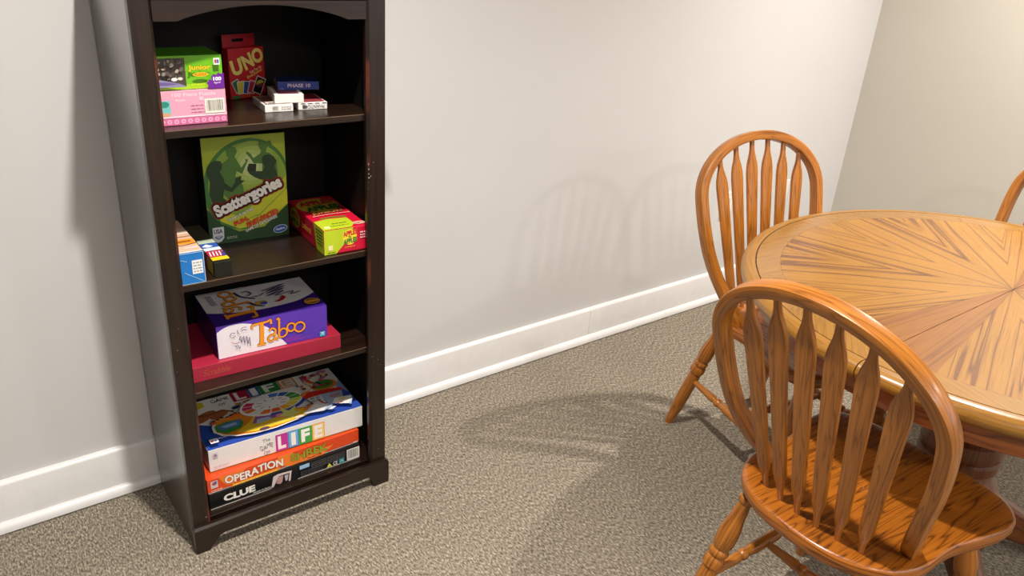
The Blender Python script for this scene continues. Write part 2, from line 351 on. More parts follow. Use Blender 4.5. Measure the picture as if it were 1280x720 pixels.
# ------------------------------------------------------------------ flat print on boxes
_txt = {}
def text2d(s, bold=0.0):
    k = (s, bold)
    if k in _txt: return _txt[k]
    cu = bpy.data.curves.new('t', 'FONT'); cu.body = s; cu.size = 1; cu.offset = bold; cu.resolution_u = 3; cu.fill_mode = 'FRONT'
    ob = bpy.data.objects.new('t', cu); COL.objects.link(ob)
    dg = bpy.context.evaluated_depsgraph_get(); dg.update()
    me = bpy.data.meshes.new_from_object(ob.evaluated_get(dg))
    v = [(p.co.x, p.co.y) for p in me.vertices]; f = [tuple(p.vertices) for p in me.polygons]
    bpy.data.objects.remove(ob); bpy.data.curves.remove(cu); bpy.data.meshes.remove(me)
    _txt[k] = (v, f); return _txt[k]
class Print:
    """flat print on one face of a box, laid in layers of 0.12 mm; coordinates in cm on the face"""
    def __init__(s, face, W, D, H):
        s.face = face; s.m = MB(); s.layer = 0; s.W, s.D, s.H = W, D, H; s.e = 0.0004; s.extra = []; s.fine = None
    def P(s, a, b):
        a /= 100; b /= 100; e = s.e+.00012*s.layer
        if s.face == 'front': return (a, -e, b)
        if s.face == 'top': return (a, b, s.H+e)
        if s.face == 'left': return (-e, s.D-a, b)
        if s.face == 'right': return (s.W+e, a, b)
    def poly(s, pts, col, up=True):
        if up: s.layer += 1
        mi = s.m.mat(paint(col)) if isinstance(col, str) else s.m.mat(col)
        # face may be concave: blender tessellates n-gons
        ar = sum(p[0]*q[1]-q[0]*p[1] for p, q in zip(pts, pts[1:]+pts[:1]))
        if ar < 0: pts = pts[::-1]
        s.m.poly([s.P(*p) for p in pts], [(p[0], p[1]) for p in pts], mi)
    def rect(s, a0, b0, a1, b1, col, up=True): s.poly([(a0, b0), (a1, b0), (a1, b1), (a0, b1)], col, up)
    def ell(s, ca, cb, ra, rb, col, rot=0, n=28, t0=0, t1=360, up=True):
        full = abs(t1-t0) >= 360; r = math.radians(rot); pts = [] if full else [(ca, cb)]
        for k in range(n+(0 if full else 1)):
            t = math.radians(t0+(t1-t0)*k/n); x, y = ra*math.cos(t), rb*math.sin(t)
            pts.append((ca+x*math.cos(r)-y*math.sin(r), cb+x*math.sin(r)+y*math.cos(r)))
        s.poly(pts, col, up)
    def stroke(s, pts, wd, col, up=True, closed=False):
        """ribbon along points"""
        if up: s.layer += 1
        mi = s.m.mat(paint(col)); n = len(pts); L = []; R = []
        for i, p in enumerate(pts):
            a = pts[i-1] if (i > 0 or closed) else p; c = pts[(i+1) % n] if (i < n-1 or closed) else p
            dx, dy = c[0]-a[0], c[1]-a[1]; q = math.hypot(dx, dy) or 1; wi = wd[i] if isinstance(wd, (list, tuple)) else wd
            L.append((p[0]-dy/q*wi/2, p[1]+dx/q*wi/2)); R.append((p[0]+dy/q*wi/2, p[1]-dx/q*wi/2))
        for i in range(n-(0 if closed else 1)):
            j = (i+1) % n; s.m.poly([s.P(*R[i]), s.P(*R[j]), s.P(*L[j]), s.P(*L[i])], None, mi)
    def text(s, st, box, col, bold=0.0, rot=0, shear=0, outline=None, ow=.04, flip=False, wave=None):
        """box = (a centre, b centre, width, height) in cm"""
        ca, cb, tw, th = box; r = math.radians(rot)
        v0, _ = text2d(st, bold)
        x0 = min(p[0] for p in v0); x1 = max(p[0] for p in v0); y0 = min(p[1] for p in v0); y1 = max(p[1] for p in v0)
        mb = MB(); s.extra.append(('lettering', mb, None))
        jobs = ([(outline, ow*th*math.cos(PI*k/5), ow*th*math.sin(PI*k/5), k == 0) for k in range(10)] if outline else [])+[(col, 0, 0, True)]
        for c, ox, oy, lay in jobs:
            v, f = text2d(st, bold); s.layer += lay; mi = mb.mat(paint(c)); base = len(mb.v)
            for x, y in v:
                u = (x-(x0+x1)/2)/(x1-x0)*tw; q = (y-(y0+y1)/2)/(y1-y0)*th
                if wave: q += wave(u/tw)*th; 
                u += shear*q
                if flip: u, q = -u, -q
                mb.v.append(s.P(ca+ox+u*math.cos(r)-q*math.sin(r), cb+oy+u*math.sin(r)+q*math.cos(r)))
            for t in f: mb.face([base+i for i in t], None, mi)
    def build(s, parent, name='printed_panel'):
        for nm, mb, kd in s.extra:
            o = mb.build(nm, None, parent)
            if kd: o['kind'] = kd
        if s.m.v: return s.m.build(name, None, parent)
    def begin(s, nm, kd=None):
        s.keep = s.m; s.m = MB(); s.extra.append((nm, s.m, kd))
    def end(s): s.m = s.keep
def carton(name, x, y, z, ang, W, D, H, col, label, cat='game box', group=None, lid=None, faces=('front', 'top'), rough=.35, bev=.0008):
    t = thing(name, (x, y, z), math.radians(ang), label, cat, group)
    if lid:   # a lid over a slightly smaller tray
        boxo('tray', (.0012, W-.0012, .0012, D-.0012, 0, H*.5), paint(lid[1], rough), t, .0005)
        boxo('lid', (0, W, 0, D, lid[0], H), paint(col, rough), t, bev)
    else: boxo('carton', (0, W, 0, D, 0, H), paint(col, rough), t, bev)
    return t, [Print(f, W, D, H) for f in faces]
def barcode(p, a0, b0, a1, b1, vertical=False, seed=1, bg='f0eee8'):
    p.begin('barcode'); p.rect(a0, b0, a1, b1, bg); r = random.Random(seed); p.layer += 1; x = a0+.08*(a1-a0)
    while x < a1-.1*(a1-a0):
        wd = r.uniform(.008, .03)*(a1-a0); p.rect(x, b0+.15*(b1-b0), x+wd, b1-.1*(b1-b0), '2c2c2c', False); x += wd+r.uniform(.012, .03)*(a1-a0)
    p.end()
def blocklines(p, a0, b0, a1, b1, n, col, seed=1, th=.4):
    r = random.Random(seed); p.begin('small_print', 'stuff'); p.layer += 1; h = (b1-b0)/n
    for i in range(n):
        x = a0
        while x < a1-.15:
            wd = r.uniform(.25, .9); p.rect(x, b1-(i+1)*h+h*.2, min(x+wd, a1), b1-(i+1)*h+h*(.2+th), col, False); x += wd+.18
    p.end()

# --- party word game: clue (bottom of the stack)
t, (f,) = carton('board_game_box', .330, -.293, .0732, 0, .402, .25, .047, '0e0e10', 'black mystery game box, lowest of the three boxes on the bottom shelf', lid=(.004, 'e9e5df'), faces=('front',))
f.text('CLUE', (7.3, 2.3, 7.9, 2.0), 'f2efe9', .05, wave=lambda u: -.05+.15*abs(u))
f.text('Discover the Secrets', (12.9, .95, 4.6, .5), 'd8d4cc', .02)
f.begin('picture'); f.rect(15.3, .2, 22.4, 4.4, '17161c'); f.layer += 1
f.poly([(15.3, .4), (16.0, 3.7), (17.2, 4.0), (20.9, 3.7), (20.4, .7), (19.9, .7), (20.3, 3.2), (17.4, 3.3), (15.9, .5)], 'd7c9c9')
f.poly([(16.6, 1.3), (17.3, 3.2), (18.6, 3.0), (18.2, 1.1), (17.6, .7)], 'b9918c'); f.poly([(18.9, 2.9), (20.0, 2.9), (19.6, 1.2), (19.1, 1.1)], 'bdb6c0')
f.end(); f.begin('logo'); f.rect(23.0, 3.0, 25.7, 4.2, '9cc4e6'); f.end(); blocklines(f, 26.2, 1.9, 35.8, 4.1, 4, '6c6a6e', 4); blocklines(f, 23.2, .6, 29.5, 2.4, 3, '5c5a5e', 9)
f.begin('warning_mark'); f.poly([(30.4, .6), (32.0, .6), (31.2, 1.9)], 'd9cf4a'); f.end(); f.text('CE', (32.95, 1.25, 1.3, 1.1), 'e8e8e8', .02); f.begin('logo'); f.rect(34.0, .55, 35.5, 2.0, '3c9aa0'); f.stroke([(34.3, 1.0), (34.8, 1.6), (35.2, 1.0)], .18, 'cfe6e8'); f.end()
barcode(f, 36.3, .6, 40.0, 4.1, seed=5)
f.build(t)
# --- operation
t, (f,) = carton('board_game_box', .329, -.291, .1204, .6, .404, .245, .0415, 'e04a1c', 'orange skill game box in the middle of the bottom shelf stack', lid=(.0035, 'f3efe9'), faces=('front',))
f.poly([(2.7, 4.1), (9.5, 4.1), (8, 2.6), (6.2, .8), (4.4, 1.2)], 'f0812a'); f.poly([(17.8, 4.1), (21.5, 4.1), (26, .3), (21, .1), (17.5, 1.5)], 'f0812a'); f.poly([(24, 0.1), (30, .1), (33, 2.2), (28, 2.0), (26, 1.5)], 'f08a34')
f.poly([(5.2, .15), (6.2, .9), (18.2, .95), (17.6, .1)], 'f59a24'); f.begin('logo'); f.rect(.8, 1.5, 2.5, 3.6, 'd9c4c8'); f.poly([(1.0, 2.7), (1.5, 3.4), (1.7, 3.4), (1.7, 2.3)], 'c0392b'); f.poly([(1.7, 2.3), (1.8, 3.4), (2.3, 3.4), (2.2, 2.6)], '3c5fa8'); f.end()
f.text('OPERATION', (11.6, 2.45, 14.8, 2.3), 'f6efe6', .035, wave=lambda u: .12*math.sin(u*9), outline='c23a14', ow=.03)
f.text('SHREK', (26.2, 2.4, 10.2, 2.3), '9aa02e', .03, wave=lambda u: .10*math.sin(u*11+1), outline='6e5a14', ow=.02)
blocklines(f, .8, .3, 3.4, 1.2, 2, 'f0d8cc', 3); blocklines(f, 6.0, .2, 17.5, .75, 1, 'fbe06a', 8, .55); blocklines(f, 25.6, .5, 29.5, 1.0, 1, 'c0281a', 2, .6); blocklines(f, 38.7, .5, 40, .9, 1, 'f2e8e0', 2, .6)
f.build(t)
# --- life
t, (f, p) = carton('board_game_box', .346, -.266, .1622, -2.1, .402, .225, .065, 'eceaea', 'large white game box topping the bottom shelf stack, colourful picture on its lid', lid=(.003, '4f8f38'))
INK = '24242a'
f.text('The', (14.1, 4.75, 1.9, 1.0), INK, -.008, wave=lambda u: .25*u); f.text('GAME', (14.0, 2.85, 3.3, 1.35), INK, -.008, wave=lambda u: .25*math.sin(7*u)); f.text('OF', (14.1, 1.0, 1.6, 1.0), INK, -.008)
for a0, a1, c, ch in ((16.4, 19.55, 'c2359a', 'L'), (19.6, 22.4, '1f86cf', 'I'), (22.45, 25.95, '36a546', 'F'), (26.0, 29.4, 'f2a32c', 'E')):
    f.rect(a0, .35, a1, 5.35, c)
    if ch == 'E': f.rect(a0+.22, .6, a1-.22, 5.1, 'f7d98a')
    elif ch == 'I': f.rect(a0+.2, .55, a1-.2, 5.15, '74b6e6')
    f.text(ch, ((a0+a1)/2, 2.85, (a1-a0)*(.42 if ch == 'I' else .66), 3.9), 'f8f6f4', .05)
f.begin('logo'); f.rect(.95, 4.3, 2.2, 5.6, 'd6d2dc'); f.poly([(1.05, 4.5), (1.5, 5.45), (1.55, 4.5)], 'c9505a'); f.poly([(1.6, 4.5), (1.6, 5.45), (2.05, 4.5)], '6a7fc0'); f.end(); blocklines(f, .95, 1.2, 4.6, 1.75, 2, 'a9a6a8', 4); blocklines(f, 1.1, 3.75, 2.1, 4.05, 1, 'b7b0b4', 4)
f.build(t)
# lid picture
p.poly([(0.05, .05), (40.15, .05), (40.15, 13), (37.5, 11), (30, 8), (20, 5), (8, 7), (0.05, 12.5)], '2f4fae')
p.poly([(0.05, 12.3), (8, 10.2), (26, 14.2), (36, 13), (40.15, 15), (40.15, 22.45), (.05, 22.45)], 'e9e6e0'); p.poly([(38, 12.5), (40.15, 8), (40.15, 15.5)], '8fa3d8')
for cx, cy in ((2.3, 13.6), (6.8, 13.8), (4, 15.2)): p.ell(cx, cy, 2.6, 1.3, 'a8603a', 20)
p.stroke([(1, 16), (4, 14.8), (8, 15.5), (10.5, 13.5)], .7, '7a4530'); p.poly([(0.1, 19.3), (2.5, 18.3), (4.6, 19.2), (4.6, 21.4), (1.2, 22), (0.1, 21)], 'd8c22c')
p.text('The', (8.0, 22.1, 1.7, .55), INK, 0); p.text('GAME', (8.9, 20.5, 4.6, 1.5), INK, .0); p.text('OF', (8.9, 18.2, 1.9, 1.1), INK, .0)
for a0, a1, c, ch in ((11.8, 16.3, 'a81c3c', 'L'), (16.4, 19.2, '1d4f9c', 'I'), (19.3, 24.6, '2a7a38', 'F'), (24.8, 29.3, 'd9772a', 'E')):
    p.rect(a0, 17.6, a1, 22.3, c)
    if ch == 'E': p.rect(a0+.4, 17.95, a1-.4, 21.95, 'd9d2c8'); p.text('E', ((a0+a1)/2, 19.95, 2.4, 2.9), 'c99a4a', .0)
    else: p.text(ch, ((a0+a1)/2, 19.95, (a1-a0)*.6, 3.8), 'ebe7e1', .03)
rnd = random.Random(11)
for k in range(26): p.ell(rnd.uniform(11, 30), rnd.uniform(14.0, 16.6), rnd.uniform(.4, 1.2), rnd.uniform(.3, .7), rnd.choice(['2f7a36', 'c2303a', '7a3f24', 'e07a2c', '24242a', '3e6fb0', 'cf4a7a']), rnd.uniform(0, 180), 9)
p.ell(35.2, 13.9, 3.6, 2.6, 'e98a2c'); p.ell(34.9, 14.3, 3.2, 2.1, '3f8f3c')
for k in range(30): p.ell(rnd.uniform(31, 38), rnd.uniform(13.5, 20.2), rnd.uniform(.4, 1.1), rnd.uniform(.35, .8), rnd.choice(['c2303a', '8f3320', 'd9502c', '3e7a3a', '24242a', 'e9c9a0', 'c86a9a']), rnd.uniform(0, 180), 9)
# white outlined bubble with orange board, blue lane and car
ob = [(3.2, 7.8), (3.0, 5.4), (4.4, 3.2), (7.5, 1.4), (11.5, .35), (17, .15), (22.9, 1.1), (27.5, 2.5), (27.5, 5.5), (20, 7.5), (12.5, 10.8), (7.5, 11.2), (4.5, 9.8)]
p.poly(ob, 'f0eeea'); cx, cy = 14, 5.6; p.poly([(cx+(a-cx)*.94, cy+(b_-cy)*.93) for a, b_ in ob], 'e98a2c')
p.poly([(3.9, 7.8), (3.7, 5.4), (5.6, 3.4), (9.4, 4.2), (10.8, 6.2), (10.5, 8.2), (7, 8.6)], '3f8f3c'); p.poly([(4.4, 7.2), (5.2, 5.2), (9.4, 5.4), (10.6, 8.0), (7.6, 8.0)], '4f7fc4'); p.poly([(5.2, 7.0), (6.2, 5.9), (9.2, 6.2), (8.9, 7.4)], 'a9c3e0')
for k in range(7): p.ell(4.2+k*1.15, 9.4+.25*(k % 3)+k*.12, .75, .75, rnd.choice(['e9762c', 'f09a4a', 'd9602c']), 0, 10); 
for k in range(7): p.ell(4.3+k*1.15, 9.9+.25*(k % 3)+k*.12, .5, .35, '6a2f1c', 0, 8)
p.poly([(7.6, 2.6), (11.6, 5.2), (13.5, 7.4), (22, 6.0), (26.5, 4.6), (28.2, 3.6), (27, 2.0), (20, .9), (12, .8)], 'f5c92c')
p.poly([(12.2, 4.2), (14, 7.2), (20.4, 6.4), (20.2, 4.2)], '9a5fb0'); p.poly([(13.2, 3.6), (17.4, 4.0), (16.8, 5.4), (13.8, 5.6)], 'b7cde2'); p.ell(20.4, 4.6, 2.0, 1.2, 'f0a0a8'); p.poly([(9, 2.0), (20, 1.5), (24.5, 2.3), (22, 2.9), (12, 2.7)], 'f8dc5a'); p.ell(14.2, .95, 1.3, .55, '5a4a5a', 0, 14); p.ell(23.5, 1.6, 1.2, .5, 'e9e4da', 0, 14)
p.poly([(25, 3.8), (30.5, 2.8), (30.8, 4.6), (28, 5.6)], 'ee8a3a')
# spinner
p.ell(19.6, 10.6, 8.5, 5.0, 'f2f0ee'); p.ell(20.1, 9.9, 8.2, 4.6, '2f4fae', 0, 40, 250, 380); p.ell(19.6, 10.8, 8.1, 4.6, 'f2f0ee')
cl = ['4a9a44', '3f8f3c', '2f5fb4', '4f7fd0', 'e9e7ea', 'e9e7ea', 'c8285a', 'd93a6a', 'e9762c', 'e9e7ea', 'ee7a2a', 'e8622a', 'f2b42c', 'f5d83c', 'd8e04a']
for k in range(15): p.ell(19.6, 10.8, 7.7, 4.3, cl[k], 0, 5, k*24-6, k*24+15, up=(k == 0))
p.ell(19.4, 10.9, 5.0, 2.7, 'f4f2f0')
for k in range(10):
    t_ = 2*PI*k/10; p.stroke([(19.4+2.6*math.cos(t_), 10.9+1.4*math.sin(t_)), (19.4+4.2*math.cos(t_), 10.9+2.2*math.sin(t_))], .22, ['8a8f96', 'b02a3a'][k % 2], up=(k == 0))
p.poly([(21.6, 1.5), (22.4, 2.8), (24.8, 3.5), (23.4, 4.3), (24.4, 6.8), (22.2, 5.4), (20.2, 7.0), (20.6, 4.7), (18.8, 4.0), (20.9, 3.2)], 'e2ea86')
# house and boxes
p.poly([(27.3, 9.2), (29.6, 11.2), (37.9, 9.6), (38.6, 8.1), (31.5, 8.6), (28.0, 8.2)], 'cf2f26'); p.poly([(27, 10.6), (31, 12.3), (30, 11.4), (27.4, 9.3)], 'e8862c')
p.poly([(28.1, 8.1), (32, 8.4), (31.9, 2.2), (29.2, 3.4)], 'cfd3d6'); p.poly([(31.9, 8.4), (37.9, 8.0), (36.8, 4.6), (32.2, 3.4)], '9fb4d0'); p.poly([(24.5, 2.0), (28.6, 4.9), (32.2, 3.4), (29.8, .9)], 'e9e9ec'); p.poly([(29.8, .9), (32.2, 3.4), (34, 3.7), (32, 1.4)], 'a9bcd8')
for a, b_ in ((28.6, 5.6), (30.0, 5.8), (28.8, 7.0), (30.3, 7.1)): p.rect(a, b_, a+1.1, b_+1.0, '8f979c', False)
p.stroke([(30.6, 6.2), (31.1, 4.4), (31.8, 3.6)], .5, 'b0243a'); p.ell(35.2, 6.2, 1.5, .8, 'b98a94')
p.poly([(33.0, 2.9), (34.5, 5.0), (38.9, 4.4), (38.3, 2.4), (36.6, 1.0)], 'f4f4f2'); p.poly([(36.6, 1.0), (38.3, 2.4), (38.9, 4.4), (38.9, 3.2), (37.3, .4)], 'bcd2e8'); p.poly([(34.6, 3.9), (36.8, 4.6), (37.8, 3.6), (36, 3.3)], 'f0e08a'); p.rect(34.2, 2.2, 35.8, 2.6, 'c83a3a'); p.poly([(30.8, .7), (32.4, 1.6), (33.4, 1.2), (32, .4)], 'e9eef2')
p.rect(1.0, .35, 2.9, 2.2, 'f0eef0'); p.rect(1.2, .9, 1.9, 1.6, 'c8505a'); p.rect(2.0, .9, 2.7, 1.6, '5a70b8'); p.text('MILTON', (4.2, 1.75, 2.2, .6), 'eef0f4', .01)
p.build(t)
# --- magenta box and taboo
t, (f,) = carton('board_game_box', .320, -.268, .4232, -2.2, .370, .22, .038, 'a8263f', 'flat magenta word game box lying under the purple box', lid=(.0, 'a8263f'), faces=('front',))
f.text('Scrabble', (6.6, 1.95, 6.2, 1.6), 'b4503f', .01, shear=.2)
f.build(t)
t, (f, p) = carton('board_game_box', .395, -.257, .4614, -3.3, .265, .185, .084, '4f2a9a', 'purple and white party game box lying on the flat magenta box', faces=('front', 'top'))
def arcpts(pts, n=6):
    """catmull-rom through points"""
    out = []; P = [pts[0]]+pts+[pts[-1]]
    for i in range(1, len(P)-2):
        for k in range(n):
            t_ = k/n; a, b_, c, d = P[i-1], P[i], P[i+1], P[i+2]
            out.append(tuple(.5*((2*b_[j])+(-a[j]+c[j])*t_+(2*a[j]-5*b_[j]+4*c[j]-d[j])*t_*t_+(-a[j]+3*b_[j]-3*c[j]+d[j])*t_**3) for j in (0, 1)))
    out.append(pts[-1]); return out
f.rect(.05, .05, 26.45, 8.35, '5b35b4')
f.poly([(.1, .1)]+arcpts([(.1, 6.9), (2, 7.9), (4.6, 8.2), (7.4, 7.7), (11.1, 6.2), (13.3, 4.1), (14.9, 1.9), (16.2, .1)]), 'efe9f2')
SCR = '5a4a72'
for c, wd in (('4a2a12', .0), ('f0932a', 0)):
    pass
def taboo_word(p, T, sc=1.0):
    """lettering drawn stroke by stroke; T maps local (x,y) to face cm"""
    M = lambda pts: [T(*q) for q in arcpts(pts, 5)]
    for col, k in (('7a3a1c', 1.28), ('f59a22', 1.0)):
        for pts, wd in (([(0.1, 5.0), (.2, 5.9), (.9, 6.1), (3.6, 6.2), (4.5, 6.5), (4.6, 5.4)], .5), ([(2.3, 6.1), (2.2, 3.2), (2.0, .6)], .75), ([(1.1, .45), (2.0, .5), (3.1, .45)], .5), ([(2.7, 6.1), (2.65, 3.2), (2.5, .6)], .3),
                        ([(4.0, 3.7), (4.8, 4.2), (5.5, 3.6), (5.4, 2.2), (5.4, 1.4), (6.0, .9)], .48), ([(5.4, 2.6), (4.3, 2.4), (3.7, 1.7), (3.9, 1.0), (4.7, .9), (5.4, 1.7)], .45),
                        ([(6.0, 6.2), (6.5, 6.3), (6.4, 3.6), (6.3, 1.4)], .5), ([(6.4, 2.8), (7.2, 3.6), (8.1, 3.2), (8.2, 2.1), (7.4, 1.4), (6.5, 1.5)], .42)):
            p.stroke(M(pts), wd*k*sc, col, up=True)
        for cx, cy, rx, ry in ((9.3, 3.5, .95, 1.05), (11.4, 3.1, 1.25, 1.25)):
            p.stroke([T(cx+rx*math.cos(2*PI*i/22), cy+ry*math.sin(2*PI*i/22)) for i in range(22)], .42*k*sc, col, True, True)
taboo_word(f, lambda x, y: (8.0+x, 1.1+y))
for pts, c in (([(2.9, 5.5), (3.3, 6.2), (4.2, 6.1)], SCR), ([(3.1, 5.2), (3.6, 5.0), (4.2, 5.5)], '7a6a52'), ([(4.7, 6.8), (4.8, 6.0), (5.2, 5.7)], SCR), ([(5.4, 6.7), (6.1, 7.2), (6.8, 7.1)], SCR), ([(5.6, 6.3), (6.2, 6.5), (6.8, 6.3)], SCR),
               ([(3.2, 3.9), (4.0, 3.4), (4.9, 3.5)], 'b0304a'), ([(4.9, 4.2), (5.3, 5.0), (5.4, 3.4), (6.0, 5.0), (6.1, 3.0), (6.7, 4.8), (6.8, 2.6), (7.3, 4.4), (7.4, 2.0)], SCR), ([(3.9, 3.0), (4.4, 2.0)], SCR), ([(4.4, 3.0), (4.9, 1.9), (5.0, 2.6)], SCR)):
    f.stroke(arcpts(pts, 4), .13, c)
f.text('The Game of', (17.4, 1.75, 3.4, .5), 'd02a86', .0); f.text('Unspeakable Fun!', (18.0, 1.1, 4.6, .55), 'd02a86', .0); f.rect(24.3, .3, 25.7, 1.7, '2f9fc4'); f.stroke([(24.6, .7), (25, 1.3), (25.4, .7)], .2, 'dff0f4'); f.stroke([(24.5, 1.45), (25.5, 1.45)], .15, 'dff0f4')
f.build(t)
p.rect(.05, .05, 26.45, 18.45, '3a1f86')
p.poly([(.1, 18.4)]+arcpts([(.1, 7.6), (4.1, 5.8), (10.7, 4.5), (16.9, 4.7), (21.7, 5.6), (26.4, 8.2)])+[(26.4, 18.4)], 'e6e2e4')
taboo_word(p, lambda x, y: (3.0+y*1.15, 1.0+x*1.28), 1.3)
blocklines(p, 1.2, 15.5, 2.9, 16.0, 1, '6a6a6a', 3)
for k in range(3): p.stroke([(2.2+k*.55, 10.4), (1.9+k*.5, 16.2)], .18, '7a7678')
for pts, c, wd in (([(8.6, 15.6), (9.6, 12.4), (12.3, 10.2)], '2a1f4a', .55), ([(10.2, 14.8), (11.6, 15.0), (12.2, 13.2), (11.0, 12.4)], '2a1f4a', .35), ([(12.0, 11.5), (13.6, 11.2), (15.0, 12.4)], '2a1f4a', .3), ([(10.4, 8.4), (11.2, 6.6), (13.0, 5.2)], '2a1f4a', .55),
                   ([(15.0, 13.6), (21.4, 15.6), (15.6, 12.8), (21.2, 14.4), (15.4, 11.6), (20.6, 13.2), (15.2, 10.2), (20.0, 11.8), (17, 9.6), (21.8, 10.6), (20.8, 9.0), (23.4, 9.6)], '3a2a5a', .35)):
    p.stroke(arcpts(pts, 4), wd, c)
p.ell(12.8, 7.2, 1.5, 1.0, 'd9a93a', 20); p.ell(13.3, 6.7, .9, .8, '3a5ac0'); p.poly([(15.9, 6.6), (17.4, 7.2), (18.6, 9.2), (19.2, 7.8), (18, 6.4), (16.6, 6.0)], 'b81f34')
p.ell(23.9, 2.9, 1.9, 1.7, 'e0a83a'); p.ell(23.9, 2.9, 1.6, 1.4, '8a5a1c'); p.rect(22.5, 2.3, 25.3, 3.4, 'd9a03a')
p.build(t)
# --- scattergories
t, (f,) = carton('board_game_box', .441, -.120, .6882, -4.1, .190, .05, .256, '1c3a1c', 'tall green party game box standing upright on the second shelf from the top', faces=('front',))
f.rect(.05, .05, 18.95, 25.55, 'a2b52c')
def gradient_ell(pr, ca, cb, ra, rb, c0, c1, n, rot=0):
    for k in range(n):
        s_ = 1-k/n; c = tuple(c0[j]+(c1[j]-c0[j])*k/(n-1) for j in range(3)); pr.ell(ca, cb, ra*s_, rb*s_, '%02x%02x%02x' % tuple(int(v) for v in c), rot)
def clip(pts, W=18.95, H=25.55): return [(min(max(a, .05), W), min(max(b_, .05), H)) for a, b_ in pts]
def cell(ca, cb, ra, rb, rot, col, n=60):
    r = math.radians(rot); f.poly(clip([(ca+ra*math.cos(2*PI*k/n)*math.cos(r)-rb*math.sin(2*PI*k/n)*math.sin(r), cb+ra*math.cos(2*PI*k/n)*math.sin(r)+rb*math.sin(2*PI*k/n)*math.cos(r)) for k in range(n)]), col)
f.poly([(.05, .05), (18.95, .05), (18.95, 8), (13, 3.0), (7, 2.6), (3, 5), (.05, 9)], '1e4420')
cell(9.6, 13.9, 9.9, 11.1, -20, '3d7a34'); cell(10.0, 13.6, 8.9, 10.2, -20, '8fae3a')
cell(9.5, 14.5, 8.6, 9.6, -20, '86a83a')
for k, c in enumerate(('93b243', '9fbb55', 'aec66c', 'bdd088', 'cbdaa2')): cell(11.0, 18.4, 5.6-k*1.0, 5.8-k*1.05, -20, c)
f.poly([(1.2, 9), (3, 5.6), (7, 3.3), (12.5, 3.6), (18.9, 8.2), (18.9, 12), (12, 6.0), (6, 4.8)], 'cfd02c')
f.poly([(6.2, 4.7), (12, 6.4), (18.6, 12), (18.9, 15), (14, 11), (7, 6.5), (2.0, 9), (1.4, 8.6)], 'c6cc30')
MG, DG = '4c7a33', '1f3f22'
f.poly([(3.4, 18.9), (5.3, 20.1), (5.9, 20.6), (5.4, 21.4), (5.3, 22.6), (6.3, 23.3), (7.6, 23.0), (7.8, 21.9), (7.2, 20.9), (7.4, 20.4), (8.0, 19.2), (8.5, 18.1), (9.6, 19.4), (9.5, 20.5), (9.8, 19.9), (10.3, 20.0), (9.9, 19.2), (8.6, 16.6), (7.4, 17.4), (7.0, 16.2), (8.6, 13.8), (8.7, 11.4), (5.5, 10.4), (4.2, 12)], MG)
f.poly([(10.0, 21.9), (10.9, 21.2), (11.4, 20.1), (13.0, 21.0), (13.4, 21.7), (12.9, 22.4), (12.7, 23.4), (13.5, 24.1), (14.5, 23.7), (15.6, 24.0), (16.2, 22.0), (15.3, 22.9), (14.7, 22.3), (14.4, 21.3), (15.4, 20.9), (16.8, 19.0), (16.9, 15), (13.2, 15.2), (13.4, 18.6), (11.4, 18.9), (10.6, 20.4), (9.8, 21.4)], MG)
f.poly([(1.5, 9.6), (.9, 12.5), (1.3, 15.4), (.7, 17.4), (.9, 18.9), (1.7, 19.8), (2.8, 20.3), (3.9, 20.1), (4.3, 19.3), (4.1, 18.2), (3.6, 17.6), (4.3, 16.0), (4.5, 14.9), (5.9, 13.6), (6.9, 14.8), (7.0, 15.8), (8.4, 16.2), (8.2, 15.2), (9.1, 14.9), (7.6, 14.0), (6.0, 12.5), (4.2, 13.3), (3.9, 11.3), (4.8, 10.4), (3.2, 9.2)], DG)
f.poly([(9.8, 17.4), (9.9, 18.2), (10.5, 18.5), (10.6, 17.0), (12.3, 16.9), (13.3, 16.8), (13.9, 17.9), (13.4, 18.9), (13.3, 19.9), (13.9, 20.6), (14.9, 20.7), (16.2, 20.1), (16.8, 18.9), (16.2, 17.7), (16.6, 16.6), (17.0, 14.6), (16.5, 13.6), (14.6, 14.2), (12.6, 14.9), (11.6, 15.4), (10.3, 16.4)], DG)
f.poly([(9.95, 17.0), (10.2, 18.9), (12.0, 18.7), (11.8, 16.9)], '14280f')
sw = lambda u: 0
for st, bx in (('Scattergories', (9.7, 10.7, 16.8, 4.0)),):
    f.text(st, bx, 'f4f0ec', .075, rot=21, outline='9a2a1c', ow=.15); f.text(st, bx, 'f4f0ec', .055, rot=21, outline='1a1410', ow=.06)
f.text('TEAM UP IN THIS', (7.5, 6.8, 6.4, .75), 'f4f2e4', .02, rot=20, outline='14280f', ow=.04)
f.text('FUN,', (7.6, 5.1, 3.5, 1.25), 'e8522a', .05, rot=20, outline='6a140c', ow=.05); f.text('FAST-PACED', (12.6, 5.3, 8.0, 1.35), 'e8522a', .05, rot=20, outline='6a140c', ow=.05)
f.text('GAME OF CATEGORIES!', (12.2, 4.0, 8.2, .8), 'f4f2e4', .02, rot=20, outline='14280f', ow=.04)
f.poly([(.8, 4.4), (3.4, 4.4), (3.3, 1.6), (2.6, .8), (1.8, .55), (1.1, .9), (.75, 1.7)], 'd9dde2'); f.text('USA', (2.05, 3.4, 2.0, 1.1), '24304a', .03); f.ell(2.05, 1.9, .9, .5, 'a9b4c8'); f.stroke([(1.2, 2.1), (2.0, 1.4), (3.0, 2.1)], .2, '3a4a70')
f.ell(16.7, 2.0, 1.75, 1.0, 'd9e2f0', 8); f.ell(16.7, 2.0, 1.6, .88, '1f56b0', 8); f.text('Hasbro', (16.7, 2.05, 2.2, .6), 'f0f4fa', .02, 8)
blocklines(f, 3.9, 1.2, 6.2, 1.9, 2, 'c8d0b8', 3)
f.build(t)
